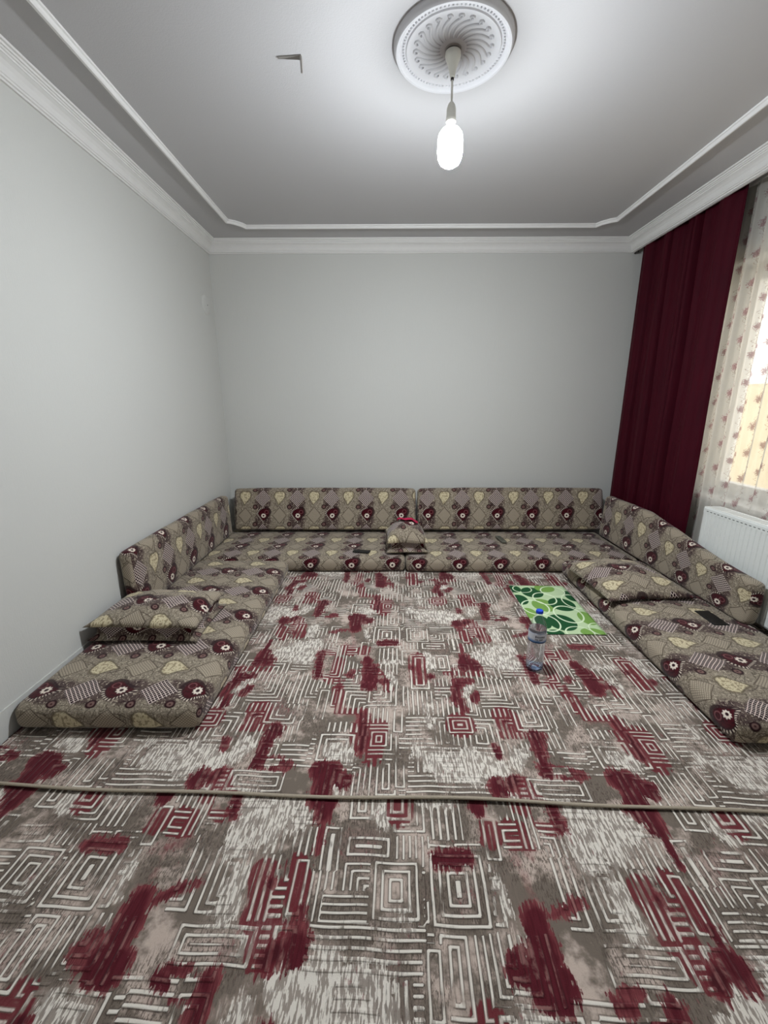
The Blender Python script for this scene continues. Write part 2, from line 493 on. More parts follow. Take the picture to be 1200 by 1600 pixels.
wpart('mullion', (fx0 - 0.01, fx1, 1.78 - 0.05, 1.78 + 0.05, WZ0 + fw, WZ1 - fw), M_PVC, 0.004)
for a, c in ((WY0 + fw, 1.73), (1.83, WM - 0.05), (WM + 0.05, WY1 - fw)):
    bm = bmesh.new(); s_ = 0.045
    box(bm, fx0 - 0.015, fx1 - 0.01, a, a + s_, WZ0 + fw, WZ1 - fw); box(bm, fx0 - 0.015, fx1 - 0.01, c - s_, c, WZ0 + fw, WZ1 - fw)
    box(bm, fx0 - 0.015, fx1 - 0.01, a + s_, c - s_, WZ0 + fw, WZ0 + fw + s_); box(bm, fx0 - 0.015, fx1 - 0.01, a + s_, c - s_, WZ1 - fw - s_, WZ1 - fw)
    o = bm_obj('sash', bm, M_PVC, win); o.location = -win.location
    wpart('pane', (XR + 0.195, XR + 0.201, a + s_, c - s_, WZ0 + fw + s_, WZ1 - fw - s_), M_PANE)
wpart('window_sill', (XR - 0.02, XR + 0.17, WY0 + 0.002, WY1 - 0.002, WZ0 - 0.02, WZ0 + 0.012), M_PVC, 0.004)

struct(boxo('baseboard_left', (XL, XL + 0.005, YF, YB, 0, 0.135), M_WALL))
struct(boxo('baseboard_back', (XL + 0.008, XR, YB - 0.008, YB, 0, 0.10), M_PLASTER))

# crown mouldings: (offset from wall, height)
d = 0.096
crown = [(0, H - d), (0.010, H - d), (0.013, H - d + 0.007), (0.020, H - d + 0.009), (0.022, H - d + 0.016), (0.026, H - d + 0.018),
         (0.029, H - 0.070), (0.036, H - 0.055), (0.047, H - 0.042), (0.060, H - 0.033), (0.063, H - 0.033), (0.064, H - 0.025),
         (0.070, H - 0.024), (0.073, H - 0.018), (0.079, H - 0.018), (0.081, H - 0.010), (0.090, H - 0.009), (0.092, H - 0.0005), (0, H - 0.0005)]
struct(sweep('trim_1', crown, [(XL, YF), (XL, YB), (XC - 0.0, YB)], M_PLASTER, side=1.0))
struct(sweep('trim_2', crown, [(XC, YB - 0.001), (XC, YF)], M_PLASTER, side=1.0))
struct(boxo('trim_3', (XC, XC + 0.016, YF, YB - 0.002, H - d - 0.002, H - 0.0005), M_PLASTER))
# inner ceiling moulding, with stepped corners
IX0, IX1, IY1, IY0 = -1.212, 1.752, 3.742, -0.75
bead = [(-0.017, H - 0.0005), (-0.017, H - 0.010), (-0.012, H - 0.020), (-0.004, H - 0.026), (0.004, H - 0.026), (0.009, H - 0.020), (0.012, H - 0.012), (0.018, H - 0.009), (0.018, H - 0.0005)]
def corner(cx, cy, sx, sy):
    return [(cx, cy - sy * 0.112), (cx + sx * 0.045, cy - sy * 0.088), (cx + sx * 0.088, cy - sy * 0.045), (cx + sx * 0.112, cy)]
path = corner(IX0, IY1, 1, 1) + corner(IX1, IY1, -1, 1)[::-1] + corner(IX1, IY0, -1, -1) + corner(IX0, IY0, 1, -1)[::-1]
struct(sweep('trim_4', bead, path, M_PLASTER, side=1.0, closed=True))

# facade across the street, seen only as a pale band through the sheer
def facade_mat():
    m, b = new_mat('cream_render')
    x, y, z, c = coords('Object')
    setp(b, cmix(nz(c, 2.0, 3), lin(200, 182, 142), lin(218, 202, 166)), 0.9, 0.1)
    return m
fac = empty('facing_building', (9.6, 6.5, -6.0))
tag(fac, 'cream rendered building facing the window, blurred by the sheer curtain', 'building')
M_FAC = facade_mat()
o = boxo('wall', (9.0, 12.0, -8, 22, -6.0, 1.75), M_FAC, fac); o.location = -fac.location
o = boxo('parapet', (8.94, 12.0, -8, 22, 1.752, 1.86), M_PLASTER, fac); o.location = -fac.location

# ------------------------------------------------------------------ rugs
ALPHA, TX, TY = -0.036, 1.075, 1.142
KX, KY = 0.0966, 3.0690
STROKES = np.array([(0.558,0.311,0.546,0.214,0.036,0),(0.546,0.214,0.545,0.127,0.036,0),(0.565,0.151,0.670,0.123,0.026,0),(0.602,0.106,0.648,0.104,0.018,0),(0.460,0.299,0.556,0.305,0.016,1),(0.791,0.105,0.830,0.094,0.055,0),(0.832,0.099,0.888,0.078,0.035,0),(0.803,0.085,0.789,0.014,0.036,0),(0.816,0.089,0.824,0.105,0.052,0),(0.876,0.059,0.835,0.077,0.035,0),(0.805,1.109,0.812,1.196,0.048,0),(0.354,0.067,0.356,0.042,0.040,0),(0.370,0.026,0.360,0.050,0.030,0),(0.915,0.396,0.933,0.293,0.030,0),(0.933,0.293,0.929,0.209,0.030,0),(0.985,0.327,0.969,0.181,0.050,1),(0.379,0.239,0.386,0.198,0.025,0),(0.258,0.353,0.258,0.353,0.070,1),(0.288,0.639,0.255,0.509,0.035,0),(0.304,0.626,0.342,0.647,0.030,0),(0.278,0.498,0.286,0.440,0.030,0),(0.360,0.550,0.338,0.512,0.030,0),(0.269,0.738,0.262,0.638,0.014,0),(0.364,0.788,0.379,0.765,0.055,0),(0.340,0.955,0.340,0.852,0.022,0),(0.344,0.852,0.329,0.741,0.040,0),(0.092,0.826,0.095,0.645,0.050,1),(0.089,0.746,0.096,0.688,0.020,0),(0.154,0.669,0.154,0.669,0.030,0),(0.233,0.700,0.413,0.700,0.020,1),(0.454,0.413,0.465,0.362,0.060,1),(0.454,0.381,0.454,0.381,0.025,0),(0.414,0.303,0.590,0.307,0.020,1),(0.564,0.315,0.581,0.279,0.025,0),(0.757,0.778,0.741,0.642,0.045,1),(0.834,0.690,0.828,0.667,0.028,0),(0.908,0.799,0.922,0.622,0.040,0),(0.921,0.636,1.010,0.625,0.028,0),(0.972,0.679,1.021,0.572,0.030,1),(0.784,0.563,0.811,0.403,0.035,1),(0.811,0.403,0.924,0.396,0.035,1),(0.790,0.617,0.788,0.563,0.022,0),(0.915,0.400,0.937,0.251,0.040,1),(0.909,0.379,0.934,0.278,0.026,0),(0.647,0.856,0.666,0.653,0.030,0),(0.686,0.857,0.708,0.841,0.030,1),(0.429,0.066,0.480,-0.107,0.050,1),(0.455,1.051,0.455,1.051,0.025,0),(0.381,1.056,0.381,1.056,0.050,1),(0.366,0.054,0.392,0.065,0.030,0),(0.671,1.059,0.762,1.104,0.022,0),(0.805,1.048,0.818,0.852,0.025,1),(0.772,0.952,0.780,0.865,0.030,1),(0.881,0.882,0.881,0.882,0.050,1),(1.050,0.966,0.964,0.962,0.035,0),(0.355,0.047,0.355,0.047,0.050,0),(0.400,0.061,0.418,0.080,0.035,0),(0.357,1.113,0.352,1.169,0.025,0),(0.398,1.000,0.376,1.090,0.035,1),(0.472,1.021,0.479,1.139,0.035,1),(0.933,0.732,0.929,0.595,0.050,0),(0.067,0.739,0.067,0.739,0.030,0),(0.896,0.395,0.916,0.243,0.040,1),(0.306,0.544,0.338,0.600,0.040,2),(0.439,0.847,0.536,0.818,0.080,2),(0.582,0.787,0.582,0.787,0.050,2),(1.005,0.779,1.090,0.790,0.030,2),(1.026,0.681,1.045,0.626,0.025,2),(0.322,0.574,0.322,0.574,0.045,2),(0.142,0.860,0.154,0.749,0.040,2),(0.471,0.856,0.471,0.856,0.050,2),(0.572,0.877,0.588,0.828,0.060,2),(0.128,0.457,0.135,0.328,0.030,2),(0.827,0.193,0.877,0.185,0.050,2),(0.258,0.107,0.330,0.156,0.060,2),(0.076,0.206,0.076,0.206,0.035,2),(0.072,0.227,0.054,0.187,0.030,2),(0.471,0.211,0.441,0.161,0.050,2),(0.853,0.052,0.853,0.052,0.040,2),(0.554,1.033,0.564,1.120,0.050,2),(0.282,0.093,0.247,0.120,0.060,2),(0.081,1.116,0.081,1.116,0.025,2),(0.364,0.130,0.268,0.164,0.080,2),(0.867,1.104,0.884,1.028,0.030,2),(0.606,0.837,0.594,0.952,0.060,2),(0.376,0.052,0.455,0.028,0.050,2),(0.154,0.152,0.256,0.136,0.080,2),(0.519,0.912,0.581,0.858,0.070,2)])
RECTS = [(0.458,0.559,0.089,0.104,3),(0.593,0.518,0.040,0.164,2),(0.163,0.013,0.140,0.090,1),(0.176,0.051,0.152,0.054,1),(0.838,0.212,0.117,0.067,3),(0.561,0.055,0.110,0.050,0),
         (0.101,1.055,0.073,0.083,0),(1.000,1.045,0.088,0.103,0),(0.005,0.109,0.027,0.075,0),(0.152,0.171,0.092,0.067,3),(0.827,0.217,0.081,0.077,0),(0.256,0.352,0.060,0.055,0),
         (0.561,0.388,0.077,0.066,4),(0.857,0.489,0.070,0.093,3),(0.727,0.461,0.030,0.101,4),(1.071,0.372,0.030,0.081,0),(0.100,0.712,0.056,0.149,0),(0.378,1.058,0.028,0.080,0),
         (0.880,0.899,0.032,0.076,0),(0.219,0.785,0.050,0.080,0),(0.759,0.786,0.030,0.145,3),(0.475,1.06,0.03,0.085,2)]

def bsp(x0, x1, y0, y1, rng, out):
    w, h = x1 - x0, y1 - y0
    if (w < 0.17 and h < 0.22) or (w * h < 0.016):
        out.append(((x0 + x1) / 2, (y0 + y1) / 2, w / 2, h / 2, rng.choice([0, 0, 1, 2, 2, 3, 3, 4]))); return
    if (w > h * 0.9 and w > 0.10) or h < 0.12:
        c = x0 + w * rng.uniform(0.3, 0.7); bsp(x0, c, y0, y1, rng, out); bsp(c, x1, y0, y1, rng, out)
    else:
        c = y0 + h * rng.uniform(0.3, 0.7); bsp(x0, x1, y0, c, rng, out); bsp(x0, x1, c, y1, rng, out)

def rug_fields(s, t):
    """fields of one woven repeat at tile coordinates (arrays)"""
    s = s + 0.0012 * np.sin(t * 31.0) * np.sin(s * 13 + 1.0); t = t + 0.0014 * np.sin(s * 37.0 + 0.7)
    s = np.mod(s, TX); t = np.mod(t, TY)
    wrap = lambda a, p: a - p * np.round(a / p)
    maze = np.ones_like(s)
    rng = random.Random(11); cells = []
    bsp(0, TX, 0, TY, rng, cells)
    for ci, (cx, cy, hw, hh, k) in enumerate(cells + RECTS):
        dx = wrap(s - cx, TX); dy = wrap(t - cy, TY)
        ins = (np.abs(dx) <= hw) & (np.abs(dy) <= hh)
        if not ins.any(): continue
        a, b_ = dx[ins], dy[ins]
        p = (0.0195, 0.0215, 0.0235)[ci % 3]
        ex, ey = hw - np.abs(a), hh - np.abs(b_)
        sx = 1 if ci % 2 else -1; sy = 1 if (ci // 2) % 2 else -1
        if k == 0: dd = np.minimum(ex, ey)
        elif k == 1: dd = hh - b_
        elif k == 2: dd = hw - a
        elif k == 3: dd = np.minimum(hw - sx * a, hh - sy * b_)
        else: dd = np.minimum(ex, hh - sy * b_)
        tri = np.abs(np.mod(dd / p - 0.12, 1.0) - 0.5) * 2
        if ci < len(cells) and ci % 10 in (4, 7): tri = np.full_like(tri, 1.3)        # plain clouded field
        maze[ins] = tri
    f = [np.full_like(s, -1.0) for _ in range(3)]
    for a, b_, c, d_, r, k in STROKES:
        k = int(k)
        mx, my = (a + c) / 2, (b_ + d_) / 2
        X_ = wrap(s - mx, TX) + mx; Y_ = wrap(t - my, TY) + my
        vx, vy = c - a, d_ - b_; L2 = vx * vx + vy * vy + 1e-9
        h = np.clip(((X_ - a) * vx + (Y_ - b_) * vy) / L2, 0, 1)
        dist = np.hypot(X_ - a - h * vx, (Y_ - b_ - h * vy) * 0.9)
        val = np.clip((r * (0.85 if k == 2 else 0.95) - dist) / 0.055, -1, 1)
        f[k] = np.maximum(f[k], val)
    # beige window inside the wine box of the hook motif
    dx = np.abs(wrap(s - 0.598, TX)); dy = np.abs(wrap(t - 0.137, TY))
    f[0] = np.where((dx < 0.026) & (dy < 0.014), -1.0, f[0])
    return maze, f[0], f[1], f[2]

def make_rug(name, xs, ys, front, mapping, mat, z0, thick):
    """woven slab: gridded pile on top, real edge all round; xs, ys in the weave frame"""
    ca, sa = math.cos(ALPHA), math.sin(ALPHA)
    sg, tg = np.meshgrid(xs, ys)
    nx, ny = len(xs), len(ys)
    ts, tt = mapping(sg, tg)
    maze, red, redl, wh = rug_fields(ts, tt)
    tg2 = front(sg, tg)
    xw = sg * ca - tg2 * sa; yw = sg * sa + tg2 * ca
    xw = np.clip(xw, XL + 0.012, XR - 0.004)
    zz = z0 + thick + 0.0025 * np.sin(sg * 5.1 + 0.6) * np.sin(tg * 4.3) * 0.5
    zz = zz + 0.0014 * (1 - np.clip((maze - 0.3) / 0.3, 0, 1))
    top = np.stack([xw, yw, zz], -1).reshape(-1, 3)
    idx = np.arange(nx * ny).reshape(ny, nx)
    q = np.stack([idx[:-1, :-1], idx[:-1, 1:], idx[1:, 1:], idx[1:, :-1]], -1).reshape(-1, 4)
    ring = np.concatenate([idx[0, :], idx[1:, -1], idx[-1, -2::-1], idx[-2:0:-1, 0]])
    low = top[ring].copy(); low[:, 2] = z0
    nb = len(top); rl = np.arange(len(ring)) + nb
    sides = np.stack([ring, rl, np.roll(rl, -1), np.roll(ring, -1)], -1)[:, ::1]
    verts = np.vstack([top, low]); faces = np.vstack([q, sides])
    me = bpy.data.meshes.new(name)
    me.vertices.add(len(verts)); me.vertices.foreach_set('co', verts.astype(np.float32).ravel())
    me.loops.add(faces.size); me.loops.foreach_set('vertex_index', faces.astype(np.int32).ravel())
    me.polygons.add(len(faces)); me.polygons.foreach_set('loop_start', np.arange(0, faces.size, 4, dtype=np.int32))
    me.polygons.foreach_set('loop_total', np.full(len(faces), 4, dtype=np.int32))
    me.update(calc_edges=True)
    uvv = np.vstack([np.stack([ts, tt], -1).reshape(-1, 2), np.stack([ts, tt], -1).reshape(-1, 2)[ring]])
    l = me.uv_layers.new(name='UVMap'); l.data.foreach_set('uv', uvv[faces.ravel()].astype(np.float32).ravel())
    for nm, a in (('maze', maze), ('red', red), ('redline', redl), ('white', wh)):
        at = me.attributes.new(nm, 'FLOAT', 'POINT'); v = a.ravel()
        at.data.foreach_set('value', np.concatenate([v, v[ring]]).astype(np.float32))
    me.polygons.foreach_set('use_smooth', np.ones(len(faces), dtype=bool))
    me.materials.append(mat)
    return link(bpy.data.objects.new(name, me))

def seam_t(s):   # front edge of the far rug, slightly wavy
    return 1.146 + 0.006 * np.sin(s * 2.6 + 0.5) + 0.004 * np.sin(s * 7.0)
M_RUG1 = rug_mat('rug_print_far', 0); M_RUG2 = rug_mat('rug_print_near', 0)

xs = np.arange(XL - 0.1, 2.45, 0.0055)
rug_near = make_rug('rug', xs, np.concatenate([np.arange(-0.9, 0.45, 0.05), np.arange(0.45, 1.22, 0.005)]), lambda s, t: t, lambda s, t: (KX - s, KY - t), M_RUG2, 0.0, 0.005)
tag(rug_near, 'taupe and wine red maze patterned rug nearest the camera, its edge under the other rug', 'rug', 'maze patterned rugs')
xs = np.concatenate([np.arange(XL - 0.1, -0.95, 0.008), np.arange(-0.95, 1.5, 0.0055), np.arange(1.5, 2.42, 0.008)])
ys = np.concatenate([np.arange(1.146, 2.2, 0.0055), np.arange(2.2, 3.3, 0.007), np.arange(3.3, 3.9, 0.05)])
def bend_front(s, t):
    w = np.clip((1.5 - t) / 0.35, 0, 1); return t + w * (seam_t(s) - 1.146)
rug_far = make_rug('rug', xs, ys, bend_front, lambda s, t: (s, t), M_RUG1, 0.0082, 0.006)
tag(rug_far, 'taupe and wine red maze patterned rug filling the floor between the floor mattresses', 'rug', 'maze patterned rugs')
# bound front edge of the far rug
ca, sa = math.cos(ALPHA), math.sin(ALPHA)
ss = np.linspace(XL - 0.02, 2.3, 150); pts = []
for s in ss:
    t = seam_t(s) - 0.001; pts.append((s * ca - t * sa, s * sa + t * ca))
lift = [0.004 * max(0.0, math.sin(s * 4.0 + 1.0)) for s in ss]
vs, fs = [], []
prof = [(math.cos(a) * 0.0062, math.sin(a) * 0.0048) for a in np.linspace(0, 2 * PI, 9)[:-1]]
for i, (x, y) in enumerate(pts):
    for o_, z_ in prof: vs.append((min(max(x, XL + 0.01), XR - 0.005), y + o_, 0.0145 + z_ + lift[i] * 0.5))
for i in range(len(pts) - 1):
    for k in range(8): fs.append((i * 8 + k, (i + 1) * 8 + k, (i + 1) * 8 + (k + 1) % 8, i * 8 + (k + 1) % 8))
o = mesh_obj('bound_edge', vs, fs, M_BINDING, rug_far, smooth=True)
o['label'] = 'pale beige bound edge'

# ------------------------------------------------------------------ upholstered cushions
def axis_pts(h, r, step_):
    n = max(2, int(round(2 * (h - r) / step_)))
    mid = np.linspace(-(h - r), h - r, n + 1)
    e = [0.0, 0.08, 0.3, 0.6]
    return np.concatenate([[-h + r * k for k in e], mid, [h - r * k for k in e[::-1]]])

def cushion_mesh(name, lx, ly, lz, r, cell, uvmap, deform, puff=0.01, seed=0, rep=0.325, wrinkle=0.004):
    """rounded upholstered block, origin bottom centre. uvmap(unrolled x,y,side)->(v,u) metres"""
    hx, hy, hz = lx / 2, ly / 2, lz / 2
    r = min(r, hz * 0.98, hx * 0.98, hy * 0.98)
    ax, ay, az = axis_pts(hx, r, cell), axis_pts(hy, r, cell), axis_pts(hz, r, cell)
    nx, ny, nz_ = len(ax), len(ay), len(az)
    vid = {}; raw = []; faces = []; uvs = []
    def V(i, j, k):
        key = (i, j, k)
        if key not in vid: vid[key] = len(raw); raw.append((ax[i], ay[j], az[k]))
        return vid[key]
    def add(q, uvq): faces.append(q); uvs.extend(uvq)
    for i in range(nx - 1):
        for j in range(ny - 1):
            for k, flip in ((nz_ - 1, False), (0, True)):
                q = [(i, j, k), (i + 1, j, k), (i + 1, j + 1, k), (i, j + 1, k)]
                if flip: q = q[::-1]
                add([V(*c) for c in q], [(ax[c[0]], ay[c[1]] if not flip else ay[c[1]] + 2.3) for c in q])
    for i in range(nx - 1):
        for k in range(nz_ - 1):
            for j, flip in ((0, False), (ny - 1, True)):
                q = [(i, j, k), (i + 1, j, k), (i + 1, j, k + 1), (i, j, k + 1)]
                if flip: q = q[::-1]
                add([V(*c) for c in q], [(ax[c[0]], (-hy - (hz - az[c[2]])) if not flip else (hy + (hz - az[c[2]]))) for c in q])
    for j in range(ny - 1):
        for k in range(nz_ - 1):
            for i, flip in ((0, True), (nx - 1, False)):
                q = [(i, j, k), (i, j + 1, k), (i, j + 1, k + 1), (i, j, k + 1)]
                if flip: q = q[::-1]
                add([V(*c) for c in q], [((-hx - (hz - az[c[2]])) if flip else (hx + (hz - az[c[2]])), ay[c[1]]) for c in q])
    out = []
    for x, y, z in raw:
        p = Vector((x, y, z)); q = Vector((max(-(hx - r), min(hx - r, x)), max(-(hy - r), min(hy - r, y)), max(-(hz - r), min(hz - r, z))))
        dv = p - q
        if dv.length > 1e-9:
            # keep lattice parametrisation, project on the rounded surface
            p = q + dv.normalized() * r
        fx, fy, fz = 1 - (abs(x) / hx) ** 4, 1 - (abs(y) / hy) ** 4, 1 - (abs(z) / hz) ** 2
        w = noise.noise(Vector((x * 5 + seed * 3.7, y * 5, z * 5 + seed))) * wrinkle + noise.noise(Vector((x * 14 + seed, y * 14, z * 14))) * wrinkle * 0.45
        if z > 0: p.z += (puff + w) * fx * fy * max(0, z / hz) ** 0.5
        if abs(y) > hy - r: p.y += math.copysign((puff * 0.7 + w) * fx * max(0, fz), y)
        if abs(x) > hx - r: p.x += math.copysign((puff * 0.7 + w) * fy * max(0, fz), x)
        p.z += hz
        out.append(deform(p) if deform else p)
    uu = [tuple(c / rep for c in uvmap(*a)) for a in uvs]
    return out, faces, uu

def cushion(name, label, cat, group, size, r, uvmap, loc=(0, 0, 0), rot=(0, 0, 0), deform=None, cell=0.045, puff=0.01, seed=0, wrinkle=0.004, rep=0.325):
    v, f, u = cushion_mesh(name, *size, r, cell, uvmap, deform, puff, seed, rep, wrinkle)
    o = mesh_obj(name, v, f, M_FAB, None, True, u)
    o.location = loc; o.rotation_euler = rot
    return tag(o, label, cat, group)

TH = 0.113; Z0 = 0.0175
# back row, two mattresses
GM = 'paisley floor mattresses'; GB = 'paisley back cushions'
yb = lambda y: y
cushion('floor_mattress', 'paisley floor mattress along the back wall, left half, holding a thin black phone', 'mattress', GM, (1.68, 0.79, TH), 0.035,
        lambda x, y: (x + 0.0, y + 0.203), loc=(-0.690, 3.520, Z0), seed=1)
cushion('floor_mattress', 'paisley floor mattress along the back wall, right half, holding the grey remote', 'mattress', GM, (1.85, 0.79, TH), 0.035,
        lambda x, y: (x + 0.269, y + 0.203), loc=(1.085, 3.505, Z0), seed=2)
# side mattresses
cushion('floor_mattress', 'paisley floor mattress against the left wall, under the square box pillow', 'mattress', GM, (0.768, 1.66, TH + 0.005), 0.04,
        lambda x, y: (y + 0.166, -x + 0.100), loc=(-1.1525, 2.268, Z0), seed=3, puff=0.012)
cushion('floor_mattress', 'paisley floor mattress along the radiator side, under the flat pillow', 'mattress', GM, (0.665, 1.74, TH + 0.005), 0.04,
        lambda x, y: (y + 0.245, -x + 0.061), loc=(1.702, 2.232, Z0), seed=4, puff=0.012, rot=(0, 0, -0.012))

# back cushions: local x = length, y = thickness, z = height
def lean(angle):
    ca_, sa_ = math.cos(angle), math.sin(angle)
    return lambda p: Vector((p.x, p.y * ca_ + p.z * sa_, -p.y * sa_ + p.z * ca_))
bz = Z0 + TH + 0.004
def buv(off): return lambda x, y: (x + off, y)
def face_uv(offv, offu, lz, hy):
    # front face unrolls below the top edge: shift so that u follows the height
    return lambda x, y: (x + offv, y + offu)
def back_cushion(label, length, loc, rot, ang, offv, offu, seed, height=0.395, thick=0.115, deform=None):
    de = deform or lean(ang)
    return cushion('back_cushion', label, 'cushion', GB, (length, thick, height), 0.032, face_uv(offv, offu, height, thick / 2), loc=loc, rot=rot,
                   deform=de, puff=0.008, seed=seed, cell=0.04)
back_cushion('paisley back cushion leaning on the back wall, left of the centre joint', 1.715, (-0.580, 3.835, bz + 0.018), (0, 0, 0), math.radians(15), 0.016, 0.071, 11)
back_cushion('paisley back cushion leaning on the back wall, right of the centre joint', 1.745, (1.172, 3.835, bz + 0.018), (0, 0, 0), math.radians(15), 0.216, 0.071, 12)
back_cushion('paisley back cushion standing against the left wall', 1.53, (-1.478, 2.995, bz), (0, 0, PI / 2), math.radians(2), 0.151, 0.105, 13, 0.375, 0.085)
def right_def(p):
    a = (p.x + 0.82) / 1.64            # 0 far end, 1 near end
    k = max(0.0, (a - 0.36) / 0.64); hs = 1.0 - 0.34 * k * (1.6 - 0.6 * k) / 1.0
    ang = math.radians(3)
    y, z = p.y + 0.010 * k * math.sin(p.z * 8.0) - 0.012 * math.sin(a * 9.0) * (p.z / 0.375), p.z * hs
    return Vector((p.x, y * math.cos(ang) + z * math.sin(ang), -y * math.sin(ang) + z * math.cos(ang)))
back_cushion('paisley back cushion slumping against the radiator and burgundy curtain', 1.62, (1.993, 2.890, bz + 0.006), (0, 0, -PI / 2), 0, 0.118, 0.105, 14, 0.375, 0.088, right_def)

# ------------------------------------------------------------------ pillows
def box_pillow(name, label, w, dp, h, dome, loc, rz, offv, offu, seed, recess=0.03, swap=False):
    """stuffed case with flaring top and bottom seams and sunken sides"""
    nu, nv, ns = 30, 26, 10
    def edge(a):  return math.copysign(abs(a) ** 1.0, a)
    vs, fs, uv = [], [], []
    def cap(top):
        base = len(vs)
        for j in range(nv + 1):
            for i in range(nu + 1):
                a, b_ = -1 + 2 * i / nu, -1 + 2 * j / nv
                # rounded-corner plan, edges bowed in between corners
                cx = a * w / 2 * (1 - 0.05 * (1 - b_ * b_) * abs(a) ** 3); cy = b_ * dp / 2 * (1 - 0.05 * (1 - a * a) * abs(b_) ** 3)
                k = (1 - abs(a) ** 2.6) * (1 - abs(b_) ** 2.6)
                n_ = noise.noise(Vector((cx * 9 + seed * 5.1, cy * 9, 3.0 if top else 0.0))) * 0.012 + noise.noise(Vector((cx * 22 + seed, cy * 22, 1.0))) * 0.006
                zedge = h + 0.012 * noise.noise(Vector((cx * 6, cy * 6, seed * 2.0))) if top else 0.006 + 0.004 * noise.noise(Vector((cx * 6, cy * 6, seed)))
                z = zedge + (dome * k + n_ * (0.3 + k)) if top else zedge - 0.004 * k
                rim = max(abs(a), abs(b_)) ** 22 * 0.016
                z = z - rim if top else z + rim * 0.6
                vs.append((cx, cy, max(0.0, z)))
        for j in range(nv):
            for i in range(nu):
                q = [base + j * (nu + 1) + i, base + j * (nu + 1) + i + 1, base + (j + 1) * (nu + 1) + i + 1, base + (j + 1) * (nu + 1) + i]
                if not top: q = q[::-1]
                fs.append(q)
                for v_ in q: uv.append((vs[v_][0], vs[v_][1]))
        return base
    b0 = cap(False); b1 = cap(True)
    ring = [i for i in range(nu)] + [j * (nu + 1) + nu for j in range(nv)] + [nv * (nu + 1) + nu - i for i in range(nu)] + [(nv - j) * (nu + 1) for j in range(nv)]
    m_ = len(ring); prev = [b0 + r_ for r_ in ring]
    acc = [0.0]
    for i in range(m_):
        p, q = vs[b0 + ring[i]], vs[b0 + ring[(i + 1) % m_]]; acc.append(acc[-1] + math.hypot(p[0] - q[0], p[1] - q[1]))
    for s_ in range(1, ns + 1):
        f_ = s_ / ns
        if s_ == ns: cur = [b1 + r_ for r_ in ring]
        else:
            cur = []
            for i, r_ in enumerate(ring):
                p, q = Vector(vs[b0 + r_]), Vector(vs[b1 + r_])
                c = p.lerp(q, f_); inn = recess * (1 - (2 * f_ - 1) ** 4) * (1.0 + 0.5 * noise.noise(Vector((p.x * 8, p.y * 8, f_ + seed))))
                l_ = math.hypot(c.x, c.y) or 1.0
                ix, iy = (-1 if c.x > 0 else 1) * (abs(c.x) / (w / 2)) ** 6, (-1 if c.y > 0 else 1) * (abs(c.y) / (dp / 2)) ** 6
                c.x += ix * inn; c.y += iy * inn
                vs.append(tuple(c)); cur.append(len(vs) - 1)
        for i in range(m_):
            j = (i + 1) % m_
            fs.append([prev[i], prev[j], cur[j], cur[i]])
            for a_, z_ in ((acc[i], f_ - 1 / ns), (acc[i + 1], f_ - 1 / ns), (acc[i + 1], f_), (acc[i], f_)): uv.append((a_, 0.5 + z_ * h))
        prev = cur
    R_ = 0.30
    uv = [(((y if swap else x) + offv) / R_, ((-x if swap else y) + offu) / R_) for x, y in uv]
    o = mesh_obj(name, vs, fs, M_FAB, None, True, uv)
    o.location = loc; o.rotation_euler = (0, 0, rz)
    return tag(o, label, 'pillow', 'paisley pillows')

mt = Z0 + TH + 0.013
box_pillow('pillow', 'square box pillow in paisley cloth with sunken front side, on the left mattress', 0.57, 0.41, 0.105, 0.052, (-1.240, 2.085, mt + 0.004), 0.0, 0.10, 0.03, 1, 0.035, True)
box_pillow('pillow', 'plump domed paisley pillow at the centre joint of the back mattresses, under a pink cloth', 0.345, 0.36, 0.108, 0.118, (0.165, 3.370, mt + 0.002), 0.04, 0.10, 0.12, 2, 0.036, True)

def flat_pillow(label, w, dp, h, loc, rot, offv, offu, seed):
    n1, n2 = 40, 30; vs, fs, uv = [], [], []
    for sgn in (1, -1):
        base = len(vs)
        for j in range(n2 + 1):
            for i in range(n1 + 1):
                a, b_ = -1 + 2 * i / n1, -1 + 2 * j / n2
                cx = a * w / 2 * (1 - 0.07 * (1 - b_ * b_) * abs(a) ** 2); cy = b_ * dp / 2 * (1 - 0.08 * (1 - a * a) * abs(b_) ** 2)
                k = max(0.0, (1 - abs(a) ** 2.4) * (1 - abs(b_) ** 2.4)) ** 0.62
                n_ = (noise.noise(Vector((cx * 7 + seed, cy * 7, sgn))) * 0.016 + noise.noise(Vector((cx * 19 + seed, cy * 19, sgn))) * 0.006) * k
                z = h / 2 + (h / 2 * k + n_ if sgn > 0 else -h / 2 * min(1, k * 1.25))
                z += (-h * 0.30) * (1 - k)
                vs.append((cx, cy, max(0.0, z)))
        for j in range(n2):
            for i in range(n1):
                q = [base + j * (n1 + 1) + i, base + j * (n1 + 1) + i + 1, base + (j + 1) * (n1 + 1) + i + 1, base + (j + 1) * (n1 + 1) + i]
                if sgn < 0: q = q[::-1]
                fs.append(q)
                for v_ in q: uv.append(((vs[v_][1] + offv) / 0.32, (-vs[v_][0] + offu) / 0.32))
    o = mesh_obj('pillow', vs, fs, M_FAB, None, True, uv)
    bm = bmesh.new(); bm.from_mesh(o.data); bmesh.ops.remove_doubles(bm, verts=bm.verts, dist=0.0004); bm.to_mesh(o.data); bm.free()
    o.location = loc; o.rotation_euler = rot
    return tag(o, label, 'pillow', 'paisley pillows')
flat_pillow('flat soft paisley pillow lying on the mattress beside the radiator', 0.56, 0.62, 0.12, (1.600, 2.640, mt), (0, 0, 0.08), 0.10, 0.06, 5)

